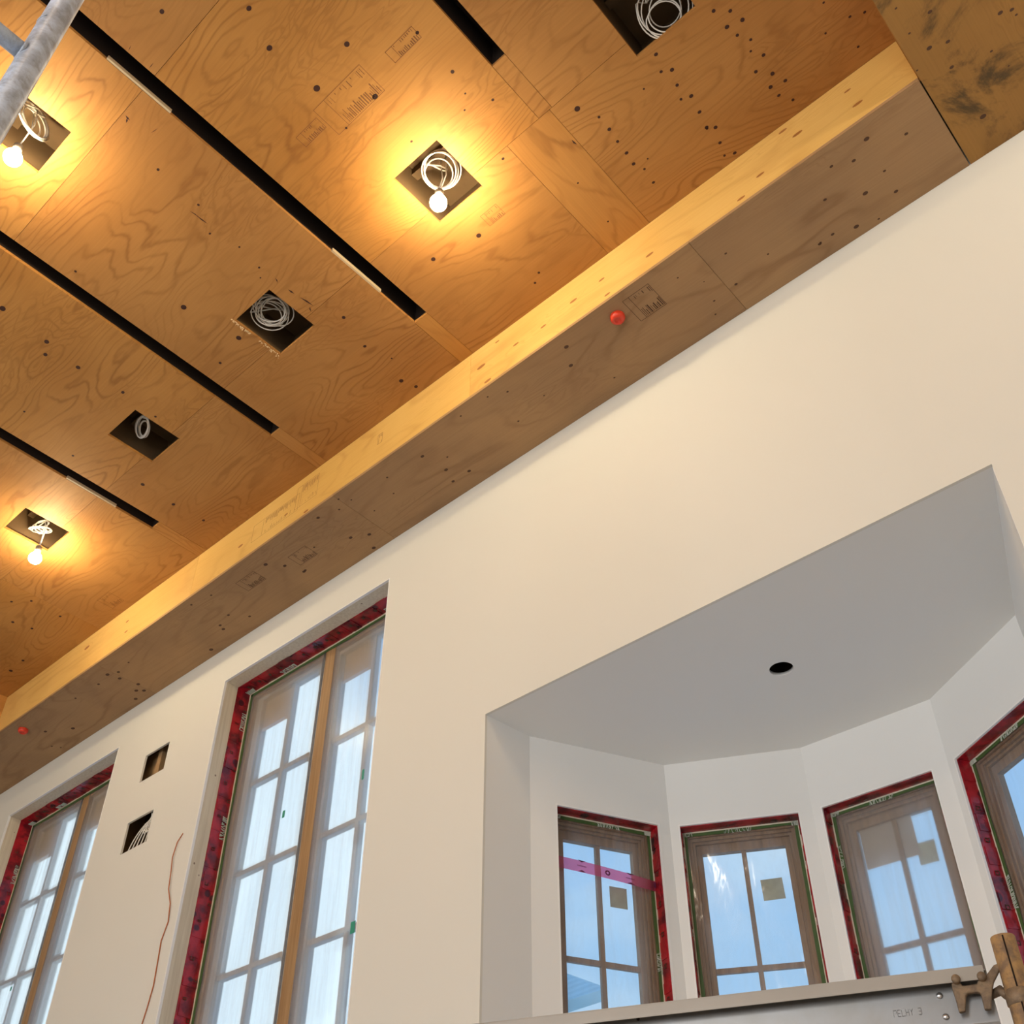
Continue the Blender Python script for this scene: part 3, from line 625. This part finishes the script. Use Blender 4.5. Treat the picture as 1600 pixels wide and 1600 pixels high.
# ---- bay windows
blab = {1: 'bay window with pink tape stretched across it, leftmost of the bay', 2: 'bay window second from the left, small paper note on its right pane', 3: 'bay window third from the left, wrapped paper sheet in its top corner', 4: 'bay window at the right picture edge, mostly cut off'}
for i, (s0, s1) in wins.items():
    T0, L = frame_of(i); W = s1 - s0; z0, z1 = WZ0, WZ1
    T = lambda s, z, d, T0=T0, s0=s0: T0(s0 + s, z, d)
    root = empty('window_%d' % (i + 2), T(0, z0, 0)); tag(root, blab[i], 'window', kind='structure')
    def inset(k): return (k, W - k, z0 + k, z1 - k)
    def B(name, mat, fn, bevel=0):
        mb = MB(); fn(mb); return mb.build(name, mat, root, False, bevel)
    B('corner_bead', M['bead'], lambda m_: m_.ring((-.006, W + .006, z0 - .006, z1 + .006), inset(.001), -.0012, .010, T))
    rnd = random.Random(i * 7)
    mb = MB(); mb.ring((-.004, W + .004, z0 - .004, z1 + .004), inset(.004), .0105, .072, T)
    for k in range(14):
        z = z0 + (z1 - z0) * k / 14 + rnd.uniform(0, .08); h = rnd.uniform(.04, .14)
        for (a, b) in ((.004, .007), (W - .007, W - .004)): mb.box(a, b, z, min(z + h, z1 - .01), .014 + rnd.uniform(0, .01), .0715, 0, T)
    mb.build('membrane', M['red'], root)
    mb = MB()
    for k in range(12):
        z = z0 + .1 + (z1 - z0 - .2) * k / 12
        for sx in (.0075, W - .0080):
            mb.box(sx, sx + .0005, z, z + .02, .03, .034, 0, T); mb.box(sx, sx + .0005, z, z + .02, .046, .05, 0, T); mb.box(sx, sx + .0005, z, z + .004, .03, .05, 0, T); mb.box(sx, sx + .0005, z + .016, z + .02, .03, .05, 0, T)
    mb.build('membrane_print', M['inkdark'], root)
    B('tape_edge', plain('pale_edge', (.72, .66, .54), .6), lambda m_: m_.ring(inset(.004), inset(.0105), .0722, .0732, T))
    mb = MB(); rings_wobble(mb, T, inset(.008), .017, .0735, .0745, i + 50); mb.build('green_tape', M['green'], root)
    mb = MB(); scribble(mb, T, .0, .05, z1 - .028, z1 - .005, .0695, 60 + i, r=.0015)
    sc_ = {1: (.24, .36), 2: (.20, .34), 3: (.20, .32), 4: (.22, .34)}[i]; scribble(mb, T, sc_[0], sc_[1], z1 - .03, z1 - .006, .0715, 70 + i, r=.0015)
    if i in (1, 2): scribble(mb, T, W - .04, W - .004, z1 - .03, z1 - .005, .0695, 80 + i, r=.0015)
    if i == 1: scribble(mb, T, W - .03, W - .004, 1.68 + H0, 1.78 + H0, .0705, 90, True, .0017)
    if i == 3: scribble(mb, T, .006, .024, 2.09 + H0, 2.2 + H0, .0705, 91, True, .0015)
    if i == 4: scribble(mb, T, .006, .030, 1.70 + H0, 1.84 + H0, .0705, 92, True, .0017)
    mb.build('handwriting', M['chalk'], root)
    mb = MB(); nx, nz = 16, 30; a, b = .012, W - .012
    for p_ in range(nx + 1):
        for q_ in range(nz + 1):
            s = a + (b - a) * p_ / nx; z = z0 + .012 + (z1 - z0 - .024) * q_ / nz; ed = min(1, min(p_, nx - p_, q_, nz - q_) / 4)
            mb.v.append(T(s, z, .0765 + .004 * ed * math.sin(s * 40 + z * 9 + i) ))
    for p_ in range(nx):
        for q_ in range(nz):
            q = p_ * (nz + 1) + q_; mb.f.append((q, q + 1, q + nz + 2, q + nz + 1)); mb.m.append(0)
    o = mb.build('plastic_film', M['film'] if i == 3 else M['clear'], root, True)
    if i == 3: sm = o.modifiers.new('thickness', 'SOLIDIFY'); sm.thickness = .0015
    B('frame', M['oakd'], lambda m_: (m_.ring((-.01, W + .01, z0 - .01, z1 + .01), inset(.030), .082, .16, T), m_.ring(inset(.030), inset(.044), .095, .158, T), m_.ring(inset(.044), inset(.056), .108, .158, T)), .002)
    g0, g1, gz1 = (.083, W - .083, z1 - .100)
    if i == 3: g0 = .09
    mb = MB(); mb.ring((.056, W - .056, z0 + .056, z1 - .056), (g0, g1, z0 + .10, gz1), .122, .155, T); sa = mb.build('sash', M['oakd'], root, False, .002)
    mb = MB(); mc = (g0 + g1) / 2; mb.box(mc - .011, mc + .011, z0 + .09, gz1 + .005, .130, .15, 0, T)
    for k in range(3):
        z = 1.712 + H0 - .555 * k
        if z > z0 + .15: mb.box(g0 - .003, g1 + .003, z - .012, z + .012, .131, .149, 0, T)
    mb.build('muntin', M['oakd'], sa)
    mb = MB(); mb.box(g0 - .005, g1 + .005, z0 + .09, gz1 + .005, .140, .143, 0, T); mb.build('glass', M['glass'], sa)

# papers stuck on the bay panes
def sheet(name, i, s0, s1, z0, z1, d, mat, tilt=0):
    T0, L = frame_of(i); cx, cz = (s0 + s1) / 2, (z0 + z1) / 2; ca, sa = math.cos(tilt), math.sin(tilt)
    T = lambda s, z, dd: T0(cx + (s - cx) * ca - (z - cz) * sa, cz + (s - cx) * sa + (z - cz) * ca, d + dd)
    mb = MB(); mb.box(s0, s1, z0, z1, -.0006, 0, 0, T); return mb.build(name, mat)
tag(sheet('paper_note', 1, .452, .541, 1.985 + H0, 2.085 + H0, .1385, M['paper']), 'small grey paper note on the pane right below the pink tape', 'note', 'notes stuck on the bay window panes')
tag(sheet('paper_note', 2, .381, .480, 2.020 + H0, 2.122 + H0, .1385, M['paper'], .03), 'small greenish paper note on the second bay window from the left', 'note', 'notes stuck on the bay window panes')
tag(sheet('paper_note', 3, .385, .468, 2.030 + H0, 2.132 + H0, .1385, M['paper'], -.02), 'small yellowish paper note beside the large sheet on the third bay window', 'note', 'notes stuck on the bay window panes')
tag(sheet('brown_paper_sheet', 3, .146, .395, 2.080 + H0, 2.283 + H0, .1375, M['wrap']), 'large grey brown paper sheet behind the plastic of the third bay window', 'paper')
for w, (a, b, zz), lab in ((TW[0], (W_ := (.115, .39, 3.642)), 'tan card in the top left pane of the large tall window'), (TW[0], (.895, 1.17, 3.66), 'tan card in the top right pane of the large tall window'), (TW[1], (.08, .395, 3.60), 'tan card in the top left pane of the left tall window'), (TW[1], (.87, 1.17, 3.62), 'tan card behind the right side of the left tall window')):
    mb = MB(); mb.box(w['x0'] + a, w['x0'] + b, YW + .2640, YW + .2650, zz + H0, w['z1'] - .083); tag(mb.build('pane_shading', M['shading']), lab, 'shading', 'exterior shading imitated on the tall window panes')  # tan sheet added to imitate the exterior shading in this pane
# bits of green tape
for (px, py, sx, sz, lab) in ((567, 1210, .008, .03, 'tiny green tape scrap high on the right pane of the large tall window'), (443, 1272, .01, .022, 'tiny green tape scrap on the left sash of the large tall window'), (551, 1449, .016, .03, 'green tape scrap at the lower right edge of the large tall window'), (17, 1545, .008, .014, 'tiny green tape scrap on the left tall window')):
    p = at(px, py, 1, YW + .198); mb = MB(); mb.box(p.x - sx, p.x + sx, YW + .1975, YW + .1995, p.z - sz, p.z + sz); tag(mb.build('tape_scrap', plain('teal_tape', (.05, .32, .22), .5)), lab, 'tape', 'green tape scraps on the film')

# pink tape across the first bay window
T0, L = frame_of(1)
def band(s): t = (s - .14) / (.68 - .14); return 2.098 + .02 * 0 - .038 * t + .05 * 0, 2.155 - .045 * t
mb = MB(); n = 24
for k in range(n):
    a, b = .138 + .52 * k / n, .138 + .52 * (k + 1) / n; da, db = .066 - .01 * math.sin(k / n * 3.1), .066 - .01 * math.sin((k + 1) / n * 3.1)
    (l0, h0), (l1, h1) = band(a), band(b)
    mb.quad([T0(a, l0 + H0, da), T0(b, l1 + H0, db), T0(b, h1 + H0, db), T0(a, h0 + H0, da)])
PINKMB = mb
if 0: tag(pk, 'translucent pink tape band stretched across the leftmost bay window', 'tape')
mb = PINKMB
def tp(s, v):  # point on the tape; v from 0 (lower edge) to 1
    l, h = band(s); return T0(s, H0 + l + (h - l) * v, .0545)
for s in (.275, .52):
    mb.quad([tp(s - .02, 1), tp(s + .02, 1), tp(s, .84)], 1); mb.quad([tp(s - .02, 0), tp(s + .02, 0), tp(s, .16)][::-1], 1)
    for k in range(9):
        q = s - .022 + k * .005; mb.quad([tp(q, .46), tp(q + .003, .46), tp(q + .003, .56), tp(q, .56)], 1)
for s, r in ((.405, .013),):
    for k in range(20):
        a, b = k * math.pi / 10, (k + 1) * math.pi / 10
        f = lambda an, rr: tp(s + rr * math.cos(an), .5 + rr / .055 * math.sin(an))
        mb.quad([f(a, r), f(b, r), f(b, r * .5), f(a, r * .5)], 1)
for s in (.145, .64):
    mb.quad([tp(s, .25), tp(s + .012, .25), tp(s + .012, .8), tp(s, .8)], 1)
tag(mb.build('pink_tape', [M['pink'], plain('tape_print', (.10, .012, .05), .5)]), 'translucent pink tape band stretched across the leftmost bay window', 'tape')

# ------------------------------------------------------------------ outlets: wires in the lower wall opening
z_mid = (outlets[1][2] + outlets[1][3]) / 2
mb = MB(); rnd = random.Random(5)
x0, x1, z0_, z1_ = outlets[1]
for k in range(5):
    a = (x0 + .02 + .045 * k, YW + .03, z0_ - .02); b = (x0 + .09 + .03 * k, YW + .02 + .01 * k, z0_ + .15); c = (x1 - .02 - .012 * k, YW + .03, z1_ - .03 + .01 * k)
    pts = []
    for t in range(13):
        u = t / 12; pts.append(tuple(a[j] * (1-u)**2 + 2 * b[j] * u * (1-u) + c[j] * u * u for j in range(3)))
    mb.tube(pts, .0042, 6)
for k in range(4):
    c = Vector((x1 - .11 + .02 * k, YW + .03, z1_ - .08)); mb.tube([c + Vector((.028 * math.cos(t * .7), .01 * t / 9, .035 * math.sin(t * .7))) for t in range(9)], .004, 6)
tag(mb.build('cable_bundle', M['cable'], None, True), 'pale looped cables in the lower of the two square wall openings', 'cable')
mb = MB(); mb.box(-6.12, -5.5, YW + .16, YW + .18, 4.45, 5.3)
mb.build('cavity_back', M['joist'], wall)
# orange wire on the wall
pp = [(286,1302),(278,1316),(271,1340),(269,1362),(265,1390),(267,1412),(263,1440),(252,1470),(247,1500),(240,1540),(230,1575),(221,1603),(205,1650)]
mb = MB(); pts = []
for k in range(len(pp) - 1):
    for t in range(4):
        u = t / 4; a, b = pp[k], pp[k+1]; p = at(a[0] + (b[0]-a[0]) * u, a[1] + (b[1]-a[1]) * u, 1, YW - (.004 if k or t else 0.0)); pts.append(p + Vector((0, -.008 * math.sin(min(1, (k + u) / 6) * 3), 0)))
mb.tube(pts, .0032, 6); tag(mb.build('hanging_wire', M['orange'], None, True), 'thin copper orange wire hanging down the wall left of the large tall window', 'wire')

# red caps on the soffit
for (px, py, r, lab) in ((965, 497, .036, 'red round plastic cap on the soffit beside the grade stamp'), (36, 1142, .036, 'red round plastic cap on the soffit near the left picture edge')):
    p = at(px, py, 2, ZS - .012); mb = MB(); prof = [(r * .98, 0), (r, -.012), (r * .92, -.022), (r * .7, -.029), (r * .45, -.031), (r * .42, -.026), (r * .2, -.024), (0, -.024)]
    mb.lathe(prof, (p.x, p.y, ZS), 28); tag(mb.build('red_cap', M['redcap'], None, True), lab, 'cap', 'red caps on the soffit')

# ------------------------------------------------------------------ bulbs and cable coils in the ceiling openings
blabs = ['lit bare bulb below the square ceiling opening nearest the picture centre', 'lit bare bulb at the left edge beside the galvanised pipe', 'lit bare bulb below the opening at the lower left of the ceiling']
for (px, py), lab, bx in zip(((685, 317), (20, 246), (55, 872)), blabs, (0, 1, 4)):
    p = at(px, py, 2, ZC - .17); t = empty('hanging_light_bulb', p); tag(t, lab, 'light bulb', 'temporary bulbs hanging from the ceiling openings')
    mb = MB(); prof = [(0, -BR)] + [(BR * math.sin(a), -BR * math.cos(a)) for a in [k * math.pi / 12 for k in range(1, 10)]] + [(.016, .042), (.014, .052)]
    mb.lathe(prof, p, 24); g = mb.build('glass_bulb', M['bulb'], t, True)
    mb = MB(); mb.lathe([(0, .100), (.012, .1), (.02, .092), (.021, .06), (.019, .05), (.0, .05)], p, 20); mb.build('socket', M['socket'], t, True)
    mb = MB(); c = boxes[bx]; q = Vector(((c[0] + c[1]) / 2 + .02, (c[2] + c[3]) / 2, ZC + .19))
    for dx in (-.006, .006): mb.tube([p + Vector((dx, 0, .098)), p.lerp(q, .5) + Vector((dx * 2, .02, .06)), q + Vector((dx * 3, 0, 0))], .003, 6)
    mb.build('cord', M['cable'], t, True)

def coil(px, py, dz, R, n, axis, sq, spread, lab, r=.0034, seed=1, tails=2, bi=0, rr=.38, spin=0.0):
    rnd = random.Random(seed); c = at(px, py, 2, ZC + dz); ax = Vector(axis).normalized(); a = ax.cross(Vector((0, 0, 1)))
    a = a.normalized() if a.length > .01 else Vector((1, 0, 0)); b = ax.cross(a).normalized()
    if spin: a, b = a * math.cos(spin) + b * math.sin(spin), b * math.cos(spin) - a * math.sin(spin)
    mb = MB(); pts = []; N = 28
    ox, oy, rad = 0, 0, R
    for k in range(int(n * N) + 1):
        if k % N == 0: tx, ty, tr, ts = rnd.uniform(-spread, spread), rnd.uniform(-spread, spread), R * (1 + rnd.uniform(-rr, rr * .4)), rnd.uniform(-spread, spread)
        ox += (tx - ox) * .08; oy += (ty - oy) * .08; rad += (tr - rad) * .08
        an = 2 * math.pi * k / N
        pts.append(c + a * (rad * math.cos(an) + ox) + b * (rad * sq * math.sin(an) + oy) + ax * (ts * math.sin(an * .5)))
    h = boxes[bi]
    top = ZC + .185
    up_ = Vector(((h[0] + h[1]) / 2, (h[2] + h[3]) / 2 + .05, top))
    pts = [up_.lerp(pts[0], t / 6) + Vector((0, .02 * math.sin(t), 0)) for t in range(6)] + pts
    mb.tube(pts, r, 6)
    mb.tube([pts[-1], pts[-1].lerp(up_, .5) + Vector((.02, .01, 0)), up_], r, 6)
    # clip onto allowed cavity height
    mb.v = [(min(max(v[0], h[0] - .005), h[1] + .005), min(max(v[1], h[2] - .06), h[3] + .06), min(v[2], ZC + .188)) for v in mb.v]
    o = mb.build('cable_coil', M['cable'], None, True); tag(o, lab, 'cable', 'cable coils in the ceiling openings'); return o
toc = (-.45, -.5, -.7)
coil(692, 265, .09, .088, 5, (.55, -.35, -.9), 1.0, .022, 'coiled white cable above the lit bulb nearest the picture centre', seed=2, bi=0)
coil(52, 190, .085, .085, 7, (.95, .35, .1), 1.15, .022, 'narrow hank of pale cable above the bulb beside the galvanised pipe', seed=3, bi=1)
coil(424, 490, .08, .085, 9, (.5, -.3, -.8), .85, .034, 'thick coil of white cable in the dark opening with splintered edge', seed=4, bi=2)
coil(222, 668, .09, .085, 4, (.2, .5, 1), .45, .016, 'folded grey cable in the dark opening above the middle of the left slot', seed=5, bi=3, r=.005)
coil(64, 826, .10, .060, 5, (.1, -.2, 1), .7, .045, 'tangled pale cable above the lower left bulb', seed=6, bi=4, r=.0045)
coil(1030, 18, .075, .098, 6, (.4, -.4, -.9), 1.0, .045, 'loose loops of thin white cable in the opening at the top edge', seed=8, bi=5, r=.003)

# ------------------------------------------------------------------ scaffold
# galvanised standard at the upper left
p = CAM + ray(55, 85) * 1.98
std = empty('scaffold_pole', (p.x, p.y, 0)); tag(std, 'mottled galvanised scaffold pole crossing the upper left corner', 'scaffold pole')
mb = MB(); mb.tube([(p.x, p.y, z) for z in (0, 1, 2, 3, 3.6, 4.2, 5.4)], .0242, 28); mb.build('tube', M['galv'], std, True)
q = CAM + ray(30, 108) * 1.98
zl = q.z
mb = MB(); mb.tube([(p.x, p.y, zl), (p.x, p.y - .35, zl), (p.x, p.y - 1.1, zl)], .0165, 20); mb.build('ledger', M['galv'], std, True)
mb = MB(); pts = [(p.x + .0175 * math.cos(a), p.y - .0215, zl + .0175 * math.sin(a)) for a in [k * math.pi / 12 for k in range(25)]]; mb.tube(pts, .0035, 6); mb.build('weld_bead', M['galv'], std, True); mb = MB()
pts = [(p.x + .0246 * math.cos(a), p.y + .0246 * math.sin(a), zl + .135 + .012 * math.sin(a)) for a in [k * math.pi / 12 for k in range(14, 22)]]; mb.tube(pts, .0013, 5)
mb.build('weld_bead', M['galv'], std, True)
# aluminium scaffold plank
A = Vector((-.654, 1.994)); U = Vector((.928, .373)).normalized(); Nn = Vector((U.y, -U.x))   # Nn points to the camera side
TP = lambda s, z, d: (A.x + U.x * s + Nn.x * d, A.y + U.y * s + Nn.y * d, z + H0)
pl = empty('scaffold_plank', TP(-1.2, .608, 0)); tag(pl, 'grey aluminium scaffold plank crossing in front of the bay windows', 'scaffold plank')
mb = MB(); mb.box(-2.4, .0, .676, .701, -.001, .001, 0, TP); mb.box(-2.4, .0, .6985, .701, -.036, .001, 0, TP); mb.build('top_lip', M['lipm'], pl, False, .0006)
mb = MB(); mb.box(-2.4, .006, .606, .6985, -.036, -.032, 0, TP); mb.build('side_rail', M['alu'], pl)
mb = MB(); mb.box(-2.4, .004, .604, .607, -.30, -.006, 0, TP); mb.box(-2.4, .004, .6985, .701, -.30, -.022, 0, TP); mb.box(-2.4, .004, .606, .6985, -.30, -.296, 0, TP); mb.build('deck', M['alu'], pl)
mb = MB()
def onrail(px, py, d=-.032):
    r = ray(px, py); An = A + Nn * d; t = (An - Vector((CAM.x, CAM.y))).dot(Nn) / (r.x * Nn.x + r.y * Nn.y); w_ = CAM + r * t
    return ((Vector((w_.x, w_.y)) - A).dot(U), w_.z - H0)
for (a, b) in ((1468, 1556), (1478, 1589)):
    s, z = onrail(a, b); mb = MB(); mb.lathe([(.0062, 0), (.0062, .001), (.005, .003), (.0025, .0042), (0, .0045)], TP(s, z, -.032), 16, 0, Vector((Nn.x, Nn.y, 0))); mb.build('rivet', M['rivet'], pl, True)
for (a, b) in ((921, 1595), (997, 1592)):
    s, z = onrail(a, b); mb = MB(); mb.lathe([(.0035, 0), (.0035, .001), (0, .001)], TP(s, z, -.032), 12, 0, Vector((Nn.x, Nn.y, 0))); mb.build('screw_hole', M['black'], pl)
# faint embossed maker's letters
mb = MB(); (s0, z0_) = onrail(1396, 1586); (s1, z1_) = onrail(1440, 1576); LT = "PECHY 3"
cell = (s1 - s0) / 7; hgt = .0115
glyph = {'P': [(0,0,0,1),(0,1,.7,1),(.7,1,.7,.5),(.7,.5,0,.5)], 'E': [(0,0,0,1),(0,1,.7,1),(0,.5,.6,.5),(0,0,.7,0)], 'C': [(.7,1,0,1),(0,1,0,0),(0,0,.7,0)], 'H': [(0,0,0,1),(.7,0,.7,1),(0,.5,.7,.5)], 'Y': [(0,1,.35,.5),(.7,1,.35,.5),(.35,.5,.35,0)], '3': [(0,1,.7,1),(.7,1,.7,0),(0,0,.7,0),(.1,.5,.7,.5)]}
for k, ch in enumerate(LT):
    for (a, b, c, d) in glyph.get(ch, []):
        sx = s0 + cell * (k + .1); zz = z0_ - .004
        mb.tube([TP(sx + a * cell, zz + b * hgt, -.0318), TP(sx + c * cell, zz + d * hgt, -.0318)], .0005, 5)
mb.build('embossed_lettering', M['alu'], pl)
# hook casting on the end of the rail
mb = MB(); Z8 = lambda x, y: onrail(1400 + x / 8, 1440 + y / 8, -.006)
out_ = [(690,740),(740,715),(800,760),(830,805),(1010,780),(1035,700),(1120,680),(1220,545),(1280,520),(1300,600),(1225,750),(1205,860),(1195,1000),(1195,1095),(1110,1100),(1085,1000),(1060,900),(1030,882),(900,895),(875,930),(870,1120),(790,1135),(740,950),(700,830)]
mb.prism([Z8(*q) for q in out_], -.016, -.004, TP); hk = mb.build('hook_bracket', M['cast'], pl, False, .0025)
mb = MB()
for (x, y) in ((750, 740), (1070, 705)):
    s, z = Z8(x, y); mb = MB(); mb.lathe([(.0075, 0), (.0078, .010), (.0070, .013), (0, .0135)], TP(s, z, -.004), 16, 0, Vector((Nn.x, Nn.y, 0))); mb.build('bolt', M['cast'], hk, True)
# rusty standard on the right
p = CAM + ray(1566, 1464) * 1.96
rp = empty('rusty_scaffold_pole', (p.x, p.y, 0)); tag(rp, 'rusty brown scaffold pole ending beside the plank in the lower right corner', 'scaffold pole')
mb = MB(); mb.tube([(p.x, p.y, z) for z in (0, 1, 2.0, p.z - .002, p.z)], [.0215, .0215, .0215, .0215, .0205], 24, 0, False)
mb.lathe([(.0205, 0), (.0172, 0), (.0172, -.1), (0, -.1)], (p.x, p.y, p.z), 24); mb.build('tube', M['rust'], rp, True)
dv = Vector((CAM.x - p.x, CAM.y - p.y)).normalized(); sd = Vector((-dv.y, dv.x))
mb = MB(); c0 = Vector((p.x, p.y)) + dv * .0212 - sd * -.001; mb.tube([(c0.x, c0.y, z) for z in (1.0, p.z - .004)], .0016, 6); mb.build('seam', M['black'], rp)
mb = MB(); c1 = Vector((p.x, p.y)) - sd * 0
mb.tube([TP(.0, .655, -.03), TP(.02, .66, -.02), (p.x - U.x * .02, p.y - U.y * .02, .645 + H0)], [.007, .009, .007], 12); mb.lathe([(.0213, -.014), (.0238, -.012), (.0238, .012), (.0213, .014)], (p.x, p.y, .64 + H0), 24); mb.build('clamp', M['cast'], rp, True)

# ------------------------------------------------------------------ outside
mb = MB(); mb.box(-60, 60, 3.4, 90, -3.3, -3.2); tag(mb.build('ground', plain('pale_ground', (.78, .80, .82), .9, var=.1, scale=.3)), 'pale ground outside the windows', 'ground', kind='structure')
def seen(px, py, dist): return CAM + ray(px, py).normalized() * dist
a = seen(858, 1528, 16.0); b = seen(946, 1561, 15.0); c_ = seen(858, 1592, 14.0); d_ = seen(944, 1564, 14.8)
rf = MB(); e1 = (b - a).normalized(); e2 = (d_ - c_).normalized()
rf.quad([a - e1 * 4, b, d_, c_ - e2 * 3.5]); o = rf.build('neighbour_roof', M['roof']); sm = o.modifiers.new('thickness', 'SOLIDIFY'); sm.thickness = .15
tag(o, 'blue green ribbed metal roof seen through the leftmost bay window', 'roof')
